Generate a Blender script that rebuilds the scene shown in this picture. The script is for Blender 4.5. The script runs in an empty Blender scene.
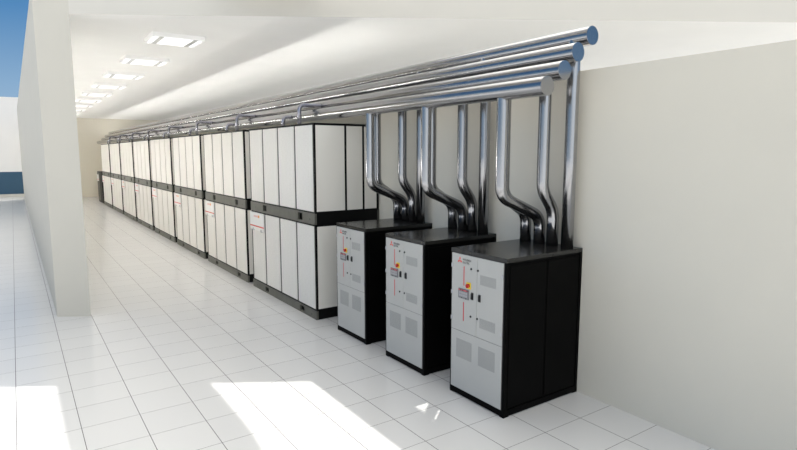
import bpy, bmesh, math
from mathutils import Vector, Matrix

SC = bpy.context.scene
COL = SC.collection
PI = math.pi

# ------------------------------------------------------------------ materials
def _nodes(name):
    m = bpy.data.materials.new(name)
    m.use_nodes = True
    nt = m.node_tree
    return m, nt, nt.nodes['Principled BSDF']

def mat(name, col, rough=0.5, metal=0.0, spec=0.5, var=0.0, scale=3.0, emit=None, estr=0.0, coat=0.0):
    m, nt, b = _nodes(name)
    c = (*col, 1)
    b.inputs['Base Color'].default_value = c
    b.inputs['Roughness'].default_value = rough
    b.inputs['Metallic'].default_value = metal
    b.inputs['Specular IOR Level'].default_value = spec
    b.inputs['Coat Weight'].default_value = coat
    if var:
        tc = nt.nodes.new('ShaderNodeTexCoord')
        n = nt.nodes.new('ShaderNodeTexNoise')
        n.inputs['Scale'].default_value = scale
        n.inputs['Detail'].default_value = 4
        nt.links.new(tc.outputs['Object'], n.inputs['Vector'])
        r = nt.nodes.new('ShaderNodeValToRGB')
        r.color_ramp.elements[0].position = 0.3
        r.color_ramp.elements[1].position = 0.7
        r.color_ramp.elements[0].color = (*[x * (1 - var) for x in col], 1)
        r.color_ramp.elements[1].color = (*[min(1, x * (1 + var)) for x in col], 1)
        nt.links.new(n.outputs['Fac'], r.inputs['Fac'])
        nt.links.new(r.outputs['Color'], b.inputs['Base Color'])
    if emit:
        b.inputs['Emission Color'].default_value = (*emit, 1)
        b.inputs['Emission Strength'].default_value = estr
    return m

def N(nt, kind, op=None, a=None, b=None, c=None):
    n = nt.nodes.new(kind)
    if op:
        n.operation = op
    for i, v in enumerate((a, b, c)):
        if v is None:
            continue
        if isinstance(v, (int, float)):
            n.inputs[i].default_value = v
        else:
            nt.links.new(v, n.inputs[i])
    return n.outputs[0]

def floor_material():
    m, nt, b = _nodes('white_raised_floor_tile')
    tc = nt.nodes.new('ShaderNodeTexCoord')
    sx = nt.nodes.new('ShaderNodeSeparateXYZ')
    nt.links.new(tc.outputs['Object'], sx.inputs[0])
    def line(out, w):
        t = N(nt, 'ShaderNodeMath', 'DIVIDE', out, 0.6)
        f = N(nt, 'ShaderNodeMath', 'FRACT', t)
        d = N(nt, 'ShaderNodeMath', 'SUBTRACT', f, 0.5)
        d = N(nt, 'ShaderNodeMath', 'ABSOLUTE', d)
        return N(nt, 'ShaderNodeMath', 'GREATER_THAN', d, 0.5 - w / 1.2)
    lx = line(sx.outputs[0], 0.0075)
    ly = line(sx.outputs[1], 0.0055)
    gap = N(nt, 'ShaderNodeMath', 'MAXIMUM', lx, ly)
    # every tile a shade of its own
    fx = N(nt, 'ShaderNodeMath', 'FLOOR', N(nt, 'ShaderNodeMath', 'DIVIDE', sx.outputs[0], 0.6))
    fy = N(nt, 'ShaderNodeMath', 'FLOOR', N(nt, 'ShaderNodeMath', 'DIVIDE', sx.outputs[1], 0.6))
    cx = nt.nodes.new('ShaderNodeCombineXYZ')
    nt.links.new(fx, cx.inputs[0]); nt.links.new(fy, cx.inputs[1])
    wn = nt.nodes.new('ShaderNodeTexWhiteNoise'); wn.noise_dimensions = '2D'
    nt.links.new(cx.outputs[0], wn.inputs['Vector'])
    mix = nt.nodes.new('ShaderNodeMix'); mix.data_type = 'RGBA'
    mix.inputs[6].default_value = (0.765, 0.765, 0.765, 1)
    mix.inputs[7].default_value = (0.785, 0.785, 0.782, 1)
    nt.links.new(wn.outputs['Value'], mix.inputs[0])
    mx = nt.nodes.new('ShaderNodeMix'); mx.data_type = 'RGBA'
    nt.links.new(gap, mx.inputs[0])
    nt.links.new(mix.outputs[2], mx.inputs[6])
    mx.inputs[7].default_value = (0.13, 0.12, 0.13, 1)
    nt.links.new(mx.outputs[2], b.inputs['Base Color'])
    rr = N(nt, 'ShaderNodeMath', 'MULTIPLY_ADD', gap, 0.5, 0.17)
    nt.links.new(rr, b.inputs['Roughness'])
    b.inputs['Specular IOR Level'].default_value = 0.35
    return m

def dot_material(name, base, dark, pitch, dens):
    """perforated sheet: rows of small dark holes"""
    m, nt, b = _nodes(name)
    tc = nt.nodes.new('ShaderNodeTexCoord')
    sx = nt.nodes.new('ShaderNodeSeparateXYZ')
    nt.links.new(tc.outputs['Object'], sx.inputs[0])
    def cell(o):
        f = N(nt, 'ShaderNodeMath', 'FRACT', N(nt, 'ShaderNodeMath', 'DIVIDE', o, pitch))
        d = N(nt, 'ShaderNodeMath', 'SUBTRACT', f, 0.5)
        return N(nt, 'ShaderNodeMath', 'MULTIPLY', d, d)
    s = N(nt, 'ShaderNodeMath', 'ADD', cell(sx.outputs[1]), cell(sx.outputs[2]))
    h = N(nt, 'ShaderNodeMath', 'LESS_THAN', s, dens)
    mx = nt.nodes.new('ShaderNodeMix'); mx.data_type = 'RGBA'
    nt.links.new(h, mx.inputs[0])
    mx.inputs[6].default_value = (*base, 1)
    mx.inputs[7].default_value = (*dark, 1)
    nt.links.new(mx.outputs[2], b.inputs['Base Color'])
    b.inputs['Roughness'].default_value = 0.5
    return m

def mesh_panel_material():
    m, nt, b = _nodes('off_white_woven_panel')
    tc = nt.nodes.new('ShaderNodeTexCoord')
    mp = nt.nodes.new('ShaderNodeMapping')
    mp.inputs['Scale'].default_value = (6, 6, 40)
    nt.links.new(tc.outputs['Object'], mp.inputs[0])
    n = nt.nodes.new('ShaderNodeTexNoise')
    n.inputs['Scale'].default_value = 2.2
    n.inputs['Detail'].default_value = 5
    nt.links.new(mp.outputs[0], n.inputs['Vector'])
    r = nt.nodes.new('ShaderNodeValToRGB')
    r.color_ramp.elements[0].position = 0.3
    r.color_ramp.elements[1].position = 0.7
    r.color_ramp.elements[0].color = (0.74, 0.72, 0.675, 1)
    r.color_ramp.elements[1].color = (0.82, 0.80, 0.755, 1)
    nt.links.new(n.outputs['Fac'], r.inputs['Fac'])
    nt.links.new(r.outputs['Color'], b.inputs['Base Color'])
    b.inputs['Roughness'].default_value = 0.5
    return m

def wall_material(name, col):
    m = mat(name, col, rough=0.75, spec=0.25, var=0.012, scale=1.2)
    nt = m.node_tree
    n = nt.nodes.new('ShaderNodeTexNoise'); n.inputs['Scale'].default_value = 90
    bp = nt.nodes.new('ShaderNodeBump'); bp.inputs['Strength'].default_value = 0.05
    bp.inputs['Distance'].default_value = 0.01
    tc = nt.nodes.new('ShaderNodeTexCoord')
    nt.links.new(tc.outputs['Object'], n.inputs['Vector'])
    nt.links.new(n.outputs['Fac'], bp.inputs['Height'])
    nt.links.new(bp.outputs['Normal'], nt.nodes['Principled BSDF'].inputs['Normal'])
    return m

def steel_material(name, col, rough):
    m, nt, b = _nodes(name)
    tc = nt.nodes.new('ShaderNodeTexCoord')
    n = nt.nodes.new('ShaderNodeTexNoise'); n.inputs['Scale'].default_value = 5
    nt.links.new(tc.outputs['Object'], n.inputs['Vector'])
    r = N(nt, 'ShaderNodeMath', 'MULTIPLY_ADD', n.outputs['Fac'], 0.05, rough)
    nt.links.new(r, b.inputs['Roughness'])
    b.inputs['Base Color'].default_value = (*col, 1)
    b.inputs['Metallic'].default_value = 1.0
    return m

M = dict(
    floor=floor_material(),
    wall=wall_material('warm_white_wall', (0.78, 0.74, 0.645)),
    wall_shaded=wall_material('warm_white_wall_shaded', (0.625, 0.60, 0.535)),  # same wall paint, darkened to hold the long wall's shade
    ceil=wall_material('white_ceiling', (0.90, 0.895, 0.875)),
    roof=wall_material('pale_roof_edge', (0.68, 0.655, 0.60)),
    black=mat('black_powder_coat', (0.002, 0.002, 0.002), rough=0.5, spec=0.05, var=0.2),
    gloss=mat('black_gloss_top', (0.02, 0.0195, 0.018), rough=0.22, spec=0.4, var=0.2),
    frame=mat('black_rack_frame', (0.004, 0.004, 0.004), rough=0.5, spec=0.15, var=0.2),
    channel=mat('dark_olive_channel', (0.10, 0.10, 0.083), rough=0.5, var=0.12, scale=6),
    door=mat('light_grey_door', (0.50, 0.50, 0.478), rough=0.42, spec=0.4, var=0.012),
    seam=mat('door_gap', (0.12, 0.12, 0.12), rough=0.8),
    vent=dot_material('perforated_grey', (0.405, 0.405, 0.39), (0.25, 0.25, 0.25), 0.012, 0.08),
    panel=mesh_panel_material(),
    endpanel=mat('off_white_end_panel', (0.84, 0.815, 0.755), rough=0.45, var=0.01),
    red=mat('red_paint', (0.62, 0.06, 0.07), rough=0.4),
    logored=mat('emblem_red', (0.75, 0.05, 0.04), rough=0.4),
    yellow=mat('yellow_plate', (0.85, 0.62, 0.04), rough=0.4),
    knob=mat('red_knob', (0.5, 0.015, 0.01), rough=0.3),
    text=mat('dark_grey_lettering', (0.045, 0.045, 0.05), rough=0.5),
    screen=mat('grey_screen', (0.24, 0.24, 0.25), rough=0.25),
    screenlit=mat('screen_cells', (0.40, 0.40, 0.41), rough=0.25),
    dark=mat('dark_plastic', (0.012, 0.012, 0.014), rough=0.3),
    chrome=mat('bright_metal', (0.52, 0.52, 0.54), rough=0.4, metal=0.4),
    steel=steel_material('polished_steel', (0.38, 0.38, 0.39), 0.16),
    conduit=steel_material('grey_steel', (0.36, 0.36, 0.41), 0.24),
    sign=mat('white_placard', (0.83, 0.82, 0.80), rough=0.4),
    signred=mat('placard_red', (0.70, 0.10, 0.08), rough=0.4),
    signpink=mat('placard_pink', (0.80, 0.50, 0.48), rough=0.5),
    orange=mat('placard_orange', (0.85, 0.38, 0.10), rough=0.5),
    lamp=mat('white_lamp_housing', (0.85, 0.85, 0.84), rough=0.5, emit=(1, 0.98, 0.94), estr=0.14),
    slot=mat('lamp_slot', (0.62, 0.62, 0.61), rough=0.6),
    diffuser=mat('lamp_diffuser', (0.5, 0.5, 0.5), emit=(1, 0.99, 0.97), estr=0.8),
    tube=mat('lamp_tube', (0.5, 0.5, 0.5), emit=(0.94, 0.98, 1.0), estr=0.95),
    fill=mat('fill_glow', (0.9, 0.9, 0.88), emit=(1, 0.985, 0.955), estr=46.0),  # this and the next two glow on the added fill strips
    fill_side=mat('fill_side_glow', (0.9, 0.9, 0.88), emit=(1, 0.985, 0.965), estr=18.0),
    fill_partition=mat('fill_partition_glow', (0.9, 0.9, 0.88), emit=(1, 0.975, 0.93), estr=15.0),
    bwhite=wall_material('white_render', (0.80, 0.79, 0.78)),
    bblue=mat('dark_blue_paint', (0.028, 0.085, 0.15), rough=0.6, var=0.03),
    kerb=mat('pale_kerb', (0.62, 0.60, 0.55), rough=0.7, var=0.04),
)

# ------------------------------------------------------------------ mesh helpers
def add_box(bm, x0, x1, y0, y1, z0, z1, mi=0, bevel=0.0):
    vs = [bm.verts.new((x, y, z)) for x in (x0, x1) for y in (y0, y1) for z in (z0, z1)]
    idx = [(0, 1, 3, 2), (4, 6, 7, 5), (0, 4, 5, 1), (2, 3, 7, 6), (0, 2, 6, 4), (1, 5, 7, 3)]
    fs = []
    for f in idx:
        q = bm.faces.new([vs[i] for i in f]); q.material_index = mi; fs.append(q)
    if bevel:
        es = list({e for f in fs for e in f.edges})
        r = bmesh.ops.bevel(bm, geom=es, offset=bevel, segments=2, affect='EDGES', profile=0.5)
        for f in r['faces']:
            f.material_index = mi
    return fs

def add_prism(bm, poly, z0, z1, mi=0):
    n = len(poly)
    lo = [bm.verts.new((x, y, z0)) for x, y in poly]
    hi = [bm.verts.new((x, y, z1)) for x, y in poly]
    bm.faces.new(lo[::-1]); bm.faces.new(hi)
    for i in range(n):
        bm.faces.new((lo[i], lo[(i + 1) % n], hi[(i + 1) % n], hi[i]))

def add_cyl(bm, c, axis, r, h, seg=24, mi=0):
    """cylinder from c along axis ('x','y','z') for h"""
    R = {'z': Matrix.Identity(3), 'x': Matrix.Rotation(PI / 2, 3, 'Y'), 'y': Matrix.Rotation(-PI / 2, 3, 'X')}[axis]
    a, b = [], []
    for k in range(seg):
        t = 2 * PI * k / seg
        p = Vector((r * math.cos(t), r * math.sin(t), 0))
        a.append(bm.verts.new(R @ p + Vector(c)))
        b.append(bm.verts.new(R @ (p + Vector((0, 0, h))) + Vector(c)))
    fs = [bm.faces.new(a[::-1]), bm.faces.new(b)]
    for k in range(seg):
        f = bm.faces.new((a[k], a[(k + 1) % seg], b[(k + 1) % seg], b[k])); f.smooth = True
        fs.append(f)
    for f in fs:
        f.material_index = mi

def link(name, bm, mats, parent=None, loc=(0, 0, 0)):
    bmesh.ops.recalc_face_normals(bm, faces=bm.faces[:])
    me = bpy.data.meshes.new(name)
    bm.to_mesh(me); bm.free()
    for m in (mats if isinstance(mats, (list, tuple)) else [mats]):
        me.materials.append(m)
    o = bpy.data.objects.new(name, me)
    o.location = loc
    o.parent = parent
    COL.objects.link(o)
    return o

def boxes(name, bl, mats, parent=None, bevel=0.0):
    bm = bmesh.new()
    for b in bl:
        add_box(bm, *b[:6], b[6] if len(b) > 6 else 0, bevel)
    return link(name, bm, mats, parent)

def tag(o, label, cat, group=None):
    o['label'] = label; o['category'] = cat
    if group:
        o['group'] = group
    return o

def thing(name, label, cat, loc, group=None):
    o = bpy.data.objects.new(name, None)
    o.empty_display_size = 0.2
    o.location = loc
    COL.objects.link(o)
    return tag(o, label, cat, group)

def struct(o):
    o['kind'] = 'structure'
    return o

def copy_tree(o, parent=None):
    c = o.copy()
    COL.objects.link(c)
    if parent:
        c.parent = parent
    for ch in o.children:
        copy_tree(ch, c)
    return c

def sweep(bm, pts, r, seg=24, mi=0, cap0=True, cap1=True):
    """tube through pts in a plane containing them, parallel-transported rings"""
    rings = []
    n = len(pts)
    up = None
    for i, p in enumerate(pts):
        if i == 0: d = pts[1] - pts[0]
        elif i == n - 1: d = pts[-1] - pts[-2]
        else: d = (pts[i + 1] - pts[i]).normalized() + (pts[i] - pts[i - 1]).normalized()
        d.normalize()
        if up is None:
            up = Vector((0, 1, 0)) if abs(d.y) < 0.9 else Vector((1, 0, 0))
        s = d.cross(up).normalized()
        u = s.cross(d).normalized()
        rings.append([bm.verts.new(p + r * (math.cos(2 * PI * k / seg) * s + math.sin(2 * PI * k / seg) * u)) for k in range(seg)])
    for a, b in zip(rings, rings[1:]):
        for k in range(seg):
            f = bm.faces.new((a[k], a[(k + 1) % seg], b[(k + 1) % seg], b[k])); f.smooth = True; f.material_index = mi
    if cap0: bm.faces.new(rings[0][::-1])
    if cap1: bm.faces.new(rings[-1])
    return rings

def fillet(pts, rad, seg=8):
    out = [pts[0]]
    for a, b, c in zip(pts, pts[1:], pts[2:]):
        d0 = (a - b).normalized(); d1 = (c - b).normalized()
        ang = d0.angle(d1)
        t = rad / math.tan(ang / 2)
        p0 = b + d0 * t; p1 = b + d1 * t
        ctr = b + (d0 + d1).normalized() * (rad / math.sin(ang / 2))
        v0 = p0 - ctr; v1 = p1 - ctr
        th = v0.angle(v1)
        for k in range(seg + 1):
            f = k / seg
            out.append(ctr + (v0 * math.sin((1 - f) * th) + v1 * math.sin(f * th)) / math.sin(th))
    out.append(pts[-1])
    return out

# ------------------------------------------------------------------ the setting
WX = 5.975                    # face of the partition the power cabinets back onto
CEIL = 5.49
ROOF = 5.96
def cut(x):                   # the slanting front end of the building
    return 7.851 - 0.62 * (x - 1.188)

bm = bmesh.new(); add_box(bm, -60, 60, -60, 90, -0.3, 0)
struct(link('floor', bm, M['floor']))
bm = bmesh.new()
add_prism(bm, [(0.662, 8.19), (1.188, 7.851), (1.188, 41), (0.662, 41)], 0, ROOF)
struct(link('wall_left', bm, M['wall_shaded']))
bm = bmesh.new()
add_prism(bm, [(1.188, cut(1.188)), (20, cut(20)), (20, 41), (1.188, 41)], CEIL, ROOF)
o = struct(link('ceiling', bm, [M['ceil'], M['roof']]))
for f in o.data.polygons:     # underside painted white, edges like the walls
    f.material_index = 0 if f.normal.z < -0.5 else 1
bm = bmesh.new(); add_box(bm, WX, WX + 0.15, -14, 41, 0, 4.05)
struct(link('wall_right', bm, M['wall']))
bm = bmesh.new(); add_box(bm, 0.662, 20, 41, 41.25, 0, ROOF)
struct(link('wall_back', bm, M['wall']))
# roof beam lying on the slab and reaching out over the forecourt
bm = bmesh.new()
add_prism(bm, [(3.27, 16), (3.27, -7), (3.95, -7), (4.79, 4.2), (4.79, 16)], ROOF, ROOF + 0.44)
struct(link('trim_1', bm, M['roof']))

# ------------------------------------------------------------------ building outside
bt = thing('building', 'white building with dark blue base band outside beyond the long wall', 'building', (-13, 46, 0))
boxes('wall', [(-26, 33, -2, 6, 1.77, 6.84)], M['bwhite'], bt)
boxes('base_band', [(-26.02, 33.02, -2.02, 6.02, 0.21, 1.77)], M['bblue'], bt)
boxes('kerb', [(-26.1, 33.1, -2.12, 6.1, 0, 0.21)], M['kerb'], bt)
boxes('coping', [(-26.06, 33.06, -2.06, 6.06, 6.84, 6.93)], M['bwhite'], bt)

# ------------------------------------------------------------------ ceiling lights
ORD = ['first', 'second', 'third', 'fourth', 'fifth', 'sixth', 'seventh', 'eighth', 'ninth']
def make_light():
    t = thing('ceiling_light', '', 'light', (3.2, 8.93, CEIL), 'box lights along the ceiling')
    boxes('housing', [(-0.52, 0.52, -0.45, 0.45, -0.085, 0)], M['lamp'], t, 0.006)
    boxes('diffuser', [(-0.27, 0.27, -0.40, 0.40, -0.094, -0.084)], M['diffuser'], t)
    for s in (-1, 1):
        boxes('louvre', [(s * 0.335 - 0.045, s * 0.335 + 0.045, -0.42, 0.42, -0.092, -0.084)], M['slot'], t)
        boxes('tube', [(s * 0.43 - 0.035, s * 0.43 + 0.035, -0.36, 0.36, -0.10, -0.084)], M['tube'], t, 0.006)
    return t
LP = 3.3
proto = make_light()
for k in range(9):
    t = proto if k == 0 else copy_tree(proto)
    t.location = (3.2, 8.93 + LP * k, CEIL)
    t['label'] = '%s white box ceiling light counted from the slanting roof edge' % ORD[k]

# added unseen fill strips to brighten the interior: on long wall and partition
def make_fill_strip(label, loc, width, length, height, pieces, m, side=False):
    t = thing('fill_strip', label, 'light', loc)
    hw = width / 2
    boxes('trough', [(-hw, hw, 0, length, -height, -0.004), (-hw, -hw + 0.006, 0, length, -0.004, 0.004), (hw - 0.006, hw, 0, length, -0.004, 0.004)], M['lamp'], t)
    n = pieces
    for k in range(n):
        if side:
            boxes('lens', [(hw, hw + 0.006, length / n * k + 0.02, length / n * (k + 1) - 0.02, -height + 0.015, -0.015)], M['fill_side'], t)
        boxes('lens', [(-hw + 0.008, hw - 0.008, length / n * k + 0.02, length / n * (k + 1) - 0.02, -0.004, 0.0)], m, t)
make_fill_strip('added unseen linear uplight along the inner face of the long wall', (1.188 + 0.036, 8.9, 2.5), 0.06, 31, 0.18, 10, M['fill'], True)
make_fill_strip('added unseen linear uplight lying on top of the partition', (6.075, 5.6, 4.064), 0.08, 35, 0.0125, 12, M['fill_partition'])

# ------------------------------------------------------------------ battery cabinets
BX0, BX1 = 4.60, 5.955
BW, PITCH, BY0 = 3.29, 3.65, 5.21
HX, HW = (BX1 - BX0) / 2, BW / 2
def channel_boxes(z0, z1):
    """base channel with fork pockets cut through its front and back"""
    p = [HW - 0.86, -(HW - 0.62)]                 # pocket centres along the row
    a, b = sorted(p)
    w = 0.10
    zz0, zz1 = z0 + 0.04, z1 - 0.03
    out = []
    for x0, x1 in ((-HX - 0.012, -HX + 0.03), (HX - 0.03, HX + 0.012)):
        out += [(x0, x1, -HW, HW, z0, zz0), (x0, x1, -HW, HW, zz1, z1)]
        for y0, y1 in ((-HW, a - w), (a + w, b - w), (b + w, HW)):
            out.append((x0, x1, y0, y1, zz0, zz1))
    return out
def make_battery(kind, top):
    zb = 0.20 if kind == 'upper' else 0.165
    t = thing('battery_cabinet', '', 'cabinet', (0, 0, 0), 'two-tier battery cabinets along the partition')
    boxes('base', channel_boxes(0, zb), M['channel'], t)
    fr = []
    fr += [(-HX + 0.05, HX - 0.05, -HW + 0.05, HW - 0.05, 0.01, zb)]  # black block added behind the fork pockets to keep them dark
    # side channels and deck of the base, carcass, corner posts and rails
    fr += [(-HX + 0.03, HX - 0.03, -HW, -HW + 0.04, 0, zb), (-HX + 0.03, HX - 0.03, HW - 0.04, HW, 0, zb)]
    fr += [(-HX + 0.01, HX - 0.01, -HW + 0.012, HW - 0.012, zb - 0.005, top - 0.01)]
    for x0, x1 in ((-HX, -HX + 0.034), (HX - 0.05, HX)):
        for y0, y1 in ((-HW, -HW + 0.045), (HW - 0.045, HW)):
            fr.append((x0, x1, y0, y1, zb, top))
    fr += [(-HX, HX, -HW, HW, top - 0.03, top), (-HX, HX, -HW, HW, zb, zb + 0.025)]
    boxes('frame', fr, M['frame'], t)
    if kind == 'upper':
        boxes('top_panel', [(-HX + 0.04, HX - 0.04, -HW + 0.04, HW - 0.04, top - 0.002, top + 0.004)], M['endpanel'], t)  # unseen pale sheet, added to reflect light onto the pipes
    pw = BW / 4
    for k in range(4):
        y0 = -HW + pw * k + (0.058 if k == 0 else 0.036)
        y1 = -HW + pw * (k + 1) - (0.058 if k == 3 else 0.036)
        boxes('front_panel', [(-HX - 0.004, -HX + 0.02, y0, y1, zb + 0.03, top - 0.035)], M['panel'], t, 0.003)
    for s in (-1, 1):
        for x0, x1 in ((-HX + 0.036, -HX + 0.615), (-HX + 0.665, -HX + 0.995), (-HX + 1.045, HX - 0.05)):
            y = sorted((s * (HW - 0.012), s * (HW + 0.002)))
            boxes('end_panel', [(x0, x1, y[0], y[1], zb + 0.035, top - 0.04)], M['endpanel'], t, 0.002)
    for y in (-HW + 0.2, HW - 0.28):
        bm = bmesh.new()
        add_cyl(bm, (-HX - 0.014, y, zb * 0.42), 'x', 0.018, 0.004, 12)
        link('bolt', bm, M['dark'], t)
    return t
def make_placard(parent):
    """white sign plate clipped over the top corner of the far door"""
    y1, y0 = HW + 0.02, HW - 0.82
    x = -HX - 0.03
    pl = boxes('placard', [(x, x + 0.012, y0, y1, 1.345, 1.745)], M['sign'], parent, 0.003)
    boxes('stripe', [(x - 0.003, x + 0.001, y0 + 0.005, y1 - 0.005, 1.425, 1.452)], M['signred'], pl)
    for yy in (y0 + 0.17, y1 - 0.19):
        boxes('clip', [(x - 0.006, x + 0.03, yy - 0.035, yy + 0.035, 1.33, 1.385)], M['chrome'], pl)
    boxes('mark', [(x - 0.003, x + 0.001, y0 + 0.25, y0 + 0.33, 1.635, 1.69)], M['orange'], pl)
    boxes('lettering', [(x - 0.003, x + 0.001, y0 + 0.355 + 0.062 * k, y0 + 0.40 + 0.062 * k, 1.64, 1.678) for k in range(4)], M['signpink'], pl)
    return pl
low = make_battery('lower', 1.77)
make_placard(low)
upp = make_battery('upper', 1.82)
CXB = (BX0 + BX1) / 2
for k in range(8):
    t = low if k == 0 else copy_tree(low)
    t.location = (CXB, BY0 + HW + PITCH * k, 0)
    t['label'] = 'lower battery cabinet with white placard, %s stack from the power cabinets' % ORD[k]
    u = upp if k == 0 else copy_tree(upp)
    u.location = (CXB, BY0 + HW + PITCH * k, 1.77)
    u['label'] = 'upper battery cabinet without placard, %s stack from the power cabinets' % ORD[k]
# narrow single cabinet that closes the row
t = thing('end_cabinet', 'narrow dark cabinet with white placard standing alone past the last battery stack', 'cabinet', (CXB, 34.35, 0))
boxes('body', [(-HX - 0.02, HX, 0, 2.1, 0.06, 1.93), (-HX, HX - 0.02, 0.02, 2.08, 0, 0.06)], M['frame'], t, 0.01)
boxes('front_panel', [(-HX - 0.035, -HX - 0.015, 1.0, 2.06, 0.12, 1.86)], M['channel'], t, 0.003)
pl = boxes('placard', [(-HX - 0.06, -HX - 0.036, 1.3, 2.14, 1.345, 1.745)], M['sign'], t, 0.003)
boxes('stripe', [(-HX - 0.063, -HX - 0.059, 1.31, 2.13, 1.425, 1.452)], M['signred'], pl)

# ------------------------------------------------------------------ power cabinets
UX, UW, UH = 0.661, 0.483, 1.88       # half depth, half width, height
def U(u):                             # distance along the front from its hinge side
    return UW - u
def text_mesh(name, lines, mats, parent, x, u0, width, tops, height):
    """raised lettering on the front door, reading along the front"""
    bm = bmesh.new()
    for s, zt in zip(lines, tops):
        cu = bpy.data.curves.new('tmp', 'FONT')
        cu.body = s
        cu.extrude = 0.0008
        ob = bpy.data.objects.new('tmp', cu)
        COL.objects.link(ob)
        bpy.context.view_layer.update()
        me = bpy.data.meshes.new_from_object(ob.evaluated_get(bpy.context.evaluated_depsgraph_get()))
        xs = [v.co.x for v in me.vertices]; ys = [v.co.y for v in me.vertices]
        w = max(xs) - min(xs); h = max(ys) - min(ys)
        for v in me.vertices:
            px = (v.co.x - min(xs)) / w * width[lines.index(s)]
            pz = (v.co.y - min(ys)) / h * height
            v.co = Vector((x - 0.001 + v.co.z, U(u0 + px), zt - height + pz))
        bm.from_mesh(me)
        bpy.data.objects.remove(ob); bpy.data.curves.remove(cu); bpy.data.meshes.remove(me)
    return link(name, bm, mats, parent)
def fbox(name, u0, u1, z0, z1, x, th, mats, parent, bevel=0.0):
    return boxes(name, [(x - th, x, U(u1), U(u0), z0, z1)], mats, parent, bevel)
def make_power():
    t = thing('power_cabinet', '', 'cabinet', (0, 0, 0), 'black power cabinets')
    b = []
    b.append((-UX + 0.012, UX - 0.005, -UW + 0.012, UW - 0.012, 0.09, UH - 0.012))     # carcass
    for x0, x1 in ((-UX, -UX + 0.045), (UX - 0.045, UX)):                               # corner posts
        for y0, y1 in ((-UW, -UW + 0.03), (UW - 0.03, UW)):
            b.append((x0, x1, y0, y1, 0.08, UH - 0.05))
    boxes('body', b, M['black'], t, 0.003)
    boxes('top_cover', [(-UX, UX, -UW, UW, UH - 0.05, UH)], M['gloss'], t, 0.003)
    pl = [(-UX, UX, -UW, UW, 0.011, 0.088)]
    for x0, x1 in ((-UX + 0.001, -UX + 0.09), (UX - 0.09, UX - 0.001)):
        for y0, y1 in ((-UW + 0.001, -UW + 0.07), (UW - 0.07, UW - 0.001)):
            pl.append((x0, x1, y0, y1, 0, 0.011))
    boxes('plinth', pl, M['black'], t, 0.002)
    for s in (-1, 1):
        for x0, x1 in ((-UX + 0.06, -0.01), (0.03, UX - 0.06)):
            y = sorted((s * (UW - 0.012), s * (UW - 0.002)))
            boxes('side_panel', [(x0, x1, y[0], y[1], 0.11, UH - 0.09)], M['black'], t, 0.004)
    xf = -UX + 0.008
    # two doors above, one panel below
    dl = fbox('door', 0.028, 0.486, 0.852, 1.823, xf, 0.016, M['door'], t, 0.002)
    dr = fbox('door', 0.490, 0.922, 0.852, 1.823, xf, 0.016, M['door'], t, 0.002)
    lo = fbox('lower_panel', 0.028, 0.922, 0.092, 0.847, xf, 0.016, M['door'], t, 0.002)
    fbox('door_surround', 0.024, 0.926, 0.089, 1.827, -UX + 0.006, 0.010, M['seam'], t)
    xs = xf - 0.016
    # red three-diamond emblem
    bm = bmesh.new()
    cu, cz, s = 0.176, 1.745, 0.044
    for a in (90, 210, 330):
        pts = [(0, 0)]
        for da, l in ((-30, s), (0, 2 * s * math.cos(math.radians(30))), (30, s)):
            q = math.radians(a + da); pts.append((l * math.cos(q) * 0.62, l * math.sin(q) * 0.62))
        lo_ = [bm.verts.new((xs - 0.0015, U(cu + p), cz + q)) for p, q in pts]
        hi_ = [bm.verts.new((xs + 0.0005, U(cu + p), cz + q)) for p, q in pts]
        bm.faces.new(lo_); bm.faces.new(hi_[::-1])
        for i in range(4):
            bm.faces.new((lo_[i], hi_[i], hi_[(i + 1) % 4], lo_[(i + 1) % 4]))
    link('emblem', bm, M['logored'], dl)
    text_mesh('lettering', ['MITSUBISHI', 'ELECTRIC'], M['text'], dl, xs, 0.230, (0.150, 0.124), (1.776, 1.741), 0.026)
    fbox('stripe', 0.247, 0.263, 1.44, 1.68, xs + 0.0004, 0.0016, M['red'], dl)
    fbox('stripe', 0.247, 0.263, 0.99, 1.23, xs + 0.0004, 0.0016, M['red'], dl)
    # emergency switch
    fbox('switch_plate', 0.305, 0.385, 1.415, 1.495, xs + 0.001, 0.006, M['yellow'], dl, 0.002)
    bm = bmesh.new()
    add_cyl(bm, (xs - 0.034, U(0.345), 1.455), 'x', 0.024, 0.03, 24)
    add_box(bm, xs - 0.042, xs - 0.03, U(0.352), U(0.338), 1.431, 1.479, 0, 0.002)
    link('switch_knob', bm, M['knob'], dl)
    # operator panel
    pb = [(xs - 0.012, xs + 0.001, U(0.350), U(0.165), 1.275, 1.395, 0),
          (xs - 0.0135, xs - 0.011, U(0.335), U(0.180), 1.298, 1.368, 1),
          (xs - 0.0135, xs - 0.011, U(0.345), U(0.170), 1.374, 1.388, 2)]
    for i in range(4):
        for j in range(2):
            u = 0.184 + i * 0.038; z = 1.302 + j * 0.033
            pb.append((xs - 0.0145, xs - 0.013, U(u + 0.032), U(u), z, z + 0.028, 3))
    for u, z in ((0.205, 1.381), (0.245, 1.381), (0.325, 1.381), (0.30, 1.284), (0.22, 1.284)):
        pb.append((xs - 0.0155, xs - 0.011, U(u + 0.014), U(u), z - 0.006, z + 0.007, 4))
    boxes('operator_panel', pb, [M['screen'], M['screen'], M['red'], M['screenlit'], M['dark']], dl)
    # handles
    for d, u in ((dl, 0.411), (dr, 0.540)):
        bm = bmesh.new()
        add_box(bm, xs - 0.006, xs + 0.001, U(u + 0.019), U(u - 0.019), 1.292, 1.382, 0, 0.002)
        add_box(bm, xs - 0.022, xs - 0.004, U(u + 0.010), U(u - 0.010), 1.30, 1.374, 0, 0.003)
        link('handle', bm, M['dark'], d)
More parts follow.
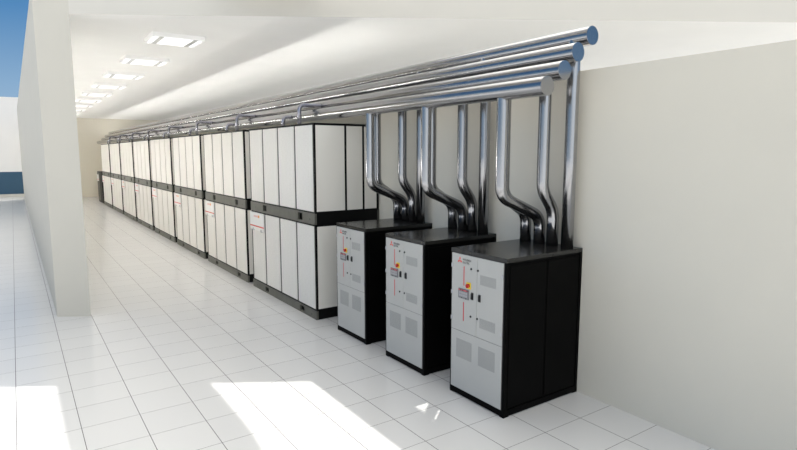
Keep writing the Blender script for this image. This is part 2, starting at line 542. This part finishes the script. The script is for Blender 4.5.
    for d, u, z in ((dl, 0.388, 1.668), (dl, 0.388, 1.078), (dr, 0.505, 1.668), (dr, 0.505, 1.078)):
        bm = bmesh.new(); add_cyl(bm, (xs - 0.008, U(u), z), 'x', 0.013, 0.009, 16)
        link('lock', bm, M['dark'], d)
    for d, u, z in ((dl, 0.028, 1.665), (dl, 0.028, 1.325), (dl, 0.028, 0.99), (dr, 0.918, 1.665), (dr, 0.918, 0.99)):
        bm = bmesh.new()
        add_cyl(bm, (xs - 0.002, U(u), z - 0.025), 'z', 0.007, 0.05, 12)
        add_box(bm, xs - 0.006, xs + 0.002, U(u + 0.022 if u < 0.5 else u + 0.002), U(u - 0.002 if u < 0.5 else u - 0.022), z - 0.018, z + 0.018)
        link('hinge', bm, M['chrome'], d)
    for d, u0, u1, z0, z1 in ((dr, 0.545, 0.81, 1.505, 1.625), (dr, 0.545, 0.81, 0.978, 1.098),
                              (lo, 0.128, 0.415, 0.505, 0.745), (lo, 0.532, 0.815, 0.505, 0.745)):
        fbox('vent', u0, u1, z0, z1, xs + 0.001, 0.002, M['vent'], d)
    return t
UY = [0.975, 2.492, 4.022]           # centre of each power cabinet along the wall
pw = make_power()
PLAB = ['black power cabinet with grey doors at the end farthest from the battery cabinets',
        'black power cabinet with grey doors standing between the other two',
        'black power cabinet with grey doors standing next to the battery cabinets']
for k in range(3):
    t = pw if k == 0 else copy_tree(pw)
    t.location = (4.648 + UX, UY[k], 0)
    t['label'] = PLAB[k]

# ------------------------------------------------------------------ pipes
HR, RR, CR = 0.108, 0.075, 0.040
HEAD = [(5.83, 4.41), (5.585, 4.20), (5.365, 3.98), (5.085, 3.79)]     # x, z of the four headers
Y0H, Y1H = 0.38, 39.2
HLAB = ['highest of the four long steel pipes, against the partition',
        'second highest of the four long steel pipes above the cabinets',
        'third highest of the four long steel pipes above the cabinets',
        'lowest of the four long steel pipes, farthest from the partition']
for (x, z), lab in zip(HEAD, HLAB):
    bm = bmesh.new()
    sweep(bm, [Vector((0, 0, 0)), Vector((0, (Y1H - Y0H) / 2, 0)), Vector((0, Y1H - Y0H, 0))], HR, 48, cap0=False, cap1=False)
    h = link('header_pipe', bm, M['steel'], None, (x, Y0H, z))
    tag(h, lab, 'pipe', 'long header pipes above the cabinets')
    for yy in (-0.004, Y1H - Y0H - 0.004):
        bm = bmesh.new(); add_cyl(bm, (0, yy, 0), 'y', HR, 0.008, 48)
        link('end_cap', bm, M['steel'], h)

FX = 5.80
FOFF = [-0.375, -0.139, 0.075, 0.315]                 # feet along the cabinet's top, nearest the free end first
HID = [0, 1, 3, 2]                                    # header each riser climbs to
HN = ['highest', 'second highest', 'lowest', 'second lowest']
CN = ['end power cabinet', 'middle power cabinet', 'power cabinet beside batteries']
for c in range(3):
    for k in range(4):
        hx, hz = HEAD[HID[k]]
        y = UY[c] + FOFF[k]
        z0 = UH + 0.002
        if abs(hx - FX) < 0.05:
            pts = [Vector((FX, y, z0)), Vector((FX, y, 3.0)), Vector((FX, y, 3.5)), Vector((FX, y, hz - HR))]
        else:
            off = FX - hx
            zb, zt, rad = (2.235, 2.525, 0.20) if k == 2 else ((2.25, 2.52, 0.22) if k == 3 else (2.33, 2.595, 0.32))
            raw = [Vector((FX, y, z0)), Vector((FX, y, zb)), Vector((hx, y, zt)), Vector((hx, y, hz - HR))]
            ang = (raw[1] - raw[2]).angle(raw[3] - raw[2])
            seglen = (raw[2] - raw[1]).length
            rad = min(rad, 0.48 * seglen * math.tan(ang / 2), 0.9 * (zb - z0) * math.tan(ang / 2))
            pts = fillet(raw, rad, 10)
        bm = bmesh.new()
        rings = sweep(bm, [p - Vector((FX, y, UH)) for p in pts], RR, 32, cap1=False)
        for v in rings[-1]:                           # saddle cut against the header
            dx = (v.co.x + FX) - hx
            v.co.z = hz - UH - math.sqrt(max(HR * HR - dx * dx, 0)) - 0.001
        col_bm = link('riser_pipe', bm, M['steel'], None, (FX, y, UH))
        shape = 'straight steel pipe' if k == 0 else ('gently bent steel pipe' if k == 1 else 'strongly bent steel pipe')
        tag(col_bm, '%s on the %s, up to %s long pipe' % (shape, CN[c], HN[k]), 'pipe', 'pipes rising from the power cabinets')

TOPB = 1.77 + 1.82 + 0.0045
for c in range(8):
    for k, (dy, hi, x0) in enumerate(((1.02, 2, 4.80), (1.82, 3, 4.80))):
        hx, hz = HEAD[hi]
        y = BY0 + PITCH * c + dy
        raw = [Vector((0, 0, 0)), Vector((0, 0, hz - TOPB)), Vector((hx - HR - x0, 0, hz - TOPB))]
        bm = bmesh.new()
        rings = sweep(bm, fillet(raw, 0.10, 10), CR, 20, cap1=False)
        for v in rings[-1]:
            dz = v.co.z + TOPB - hz
            v.co.x = hx - x0 - math.sqrt(max(HR * HR - dz * dz, 0)) - 0.002
        o = link('elbow_pipe', bm, M['conduit'], None, (x0, y, TOPB))
        tag(o, '%s thin elbow pipe on the %s battery stack from the power cabinets' % (('taller', 'shorter')[k], ORD[c]), 'pipe', 'thin elbow pipes on top of the battery cabinets')

# ------------------------------------------------------------------ light
SUN = Vector((0.443, 0.365, 1.0)).normalized()
sl = bpy.data.lights.new('sun', 'SUN')
sl.energy = 2.5
sl.angle = math.radians(0.6)
sl.color = (1.0, 0.965, 0.91)
so = bpy.data.objects.new('sun', sl)
so.rotation_euler = (-SUN).to_track_quat('-Z', 'Y').to_euler()
so.location = SUN * 40
COL.objects.link(so)

w = bpy.data.worlds.new('sky'); SC.world = w
w.use_nodes = True
nt = w.node_tree
bg = nt.nodes['Background']
tc = nt.nodes.new('ShaderNodeTexCoord')
sp = nt.nodes.new('ShaderNodeSeparateXYZ')
nt.links.new(tc.outputs['Generated'], sp.inputs[0])
ramp = nt.nodes.new('ShaderNodeValToRGB')
el = ramp.color_ramp.elements
el[0].position = 0.0; el[0].color = (0.31, 0.41, 0.52, 1)
el[1].position = 1.0; el[1].color = (0.24, 0.26, 0.29, 1)
for pos, c in ((0.10, (0.20, 0.33, 0.49)), (0.21, (0.055, 0.185, 0.385)), (0.42, (0.075, 0.165, 0.33)), (0.65, (0.22, 0.26, 0.33))):
    e = el.new(pos); e.color = (*c, 1)
nt.links.new(sp.outputs[2], ramp.inputs[0])
dt = nt.nodes.new('ShaderNodeVectorMath'); dt.operation = 'DOT_PRODUCT'
nt.links.new(tc.outputs['Generated'], dt.inputs[0]); dt.inputs[1].default_value = SUN
mx0 = N(nt, 'ShaderNodeMath', 'MAXIMUM', dt.outputs['Value'], 0.0)
gl = N(nt, 'ShaderNodeMath', 'POWER', mx0, 8.0)
gl = N(nt, 'ShaderNodeMath', 'MULTIPLY', gl, 4.0)
# added unseen patch of sky glow behind the viewpoint, for fill light
d2 = nt.nodes.new('ShaderNodeVectorMath'); d2.operation = 'DOT_PRODUCT'
nt.links.new(tc.outputs['Generated'], d2.inputs[0]); d2.inputs[1].default_value = Vector((-0.3, -0.82, 0.48)).normalized()
mx1 = N(nt, 'ShaderNodeMath', 'MAXIMUM', d2.outputs['Value'], 0.0)
g2 = N(nt, 'ShaderNodeMath', 'POWER', mx1, 3.0)
g2 = N(nt, 'ShaderNodeMath', 'MULTIPLY', g2, 1.0)
gl = N(nt, 'ShaderNodeMath', 'ADD', gl, g2)
sc = nt.nodes.new('ShaderNodeVectorMath'); sc.operation = 'SCALE'
sc.inputs[0].default_value = (1.0, 0.945, 0.83)
nt.links.new(gl, sc.inputs['Scale'])
ad = nt.nodes.new('ShaderNodeVectorMath'); ad.operation = 'ADD'
nt.links.new(ramp.outputs['Color'], ad.inputs[0]); nt.links.new(sc.outputs[0], ad.inputs[1])
nt.links.new(ad.outputs[0], bg.inputs['Color'])
bg.inputs['Strength'].default_value = 1.0

# ------------------------------------------------------------------ camera and view
cd = bpy.data.cameras.new('camera')
cd.sensor_fit = 'HORIZONTAL'; cd.sensor_width = 36.0
cd.lens = 557.5 / 797 * 36.0
cd.clip_end = 500
co = bpy.data.objects.new('camera', cd)
co.location = (0.178, -3.865, 3.05)
co.rotation_euler = (PI / 2 - 0.12755, 0, -0.6026)
COL.objects.link(co)
SC.camera = co

vs = SC.view_settings
SC.display_settings.display_device = 'sRGB'
vs.view_transform = 'Standard'
vs.look = 'None'
vs.gamma = 1.0
vs.use_curve_mapping = False
vs.exposure = 0.34
SC.cycles.use_denoising = True
SC.cycles.max_bounces = 10
SC.cycles.diffuse_bounces = 6
SC.cycles.sample_clamp_indirect = 8.0
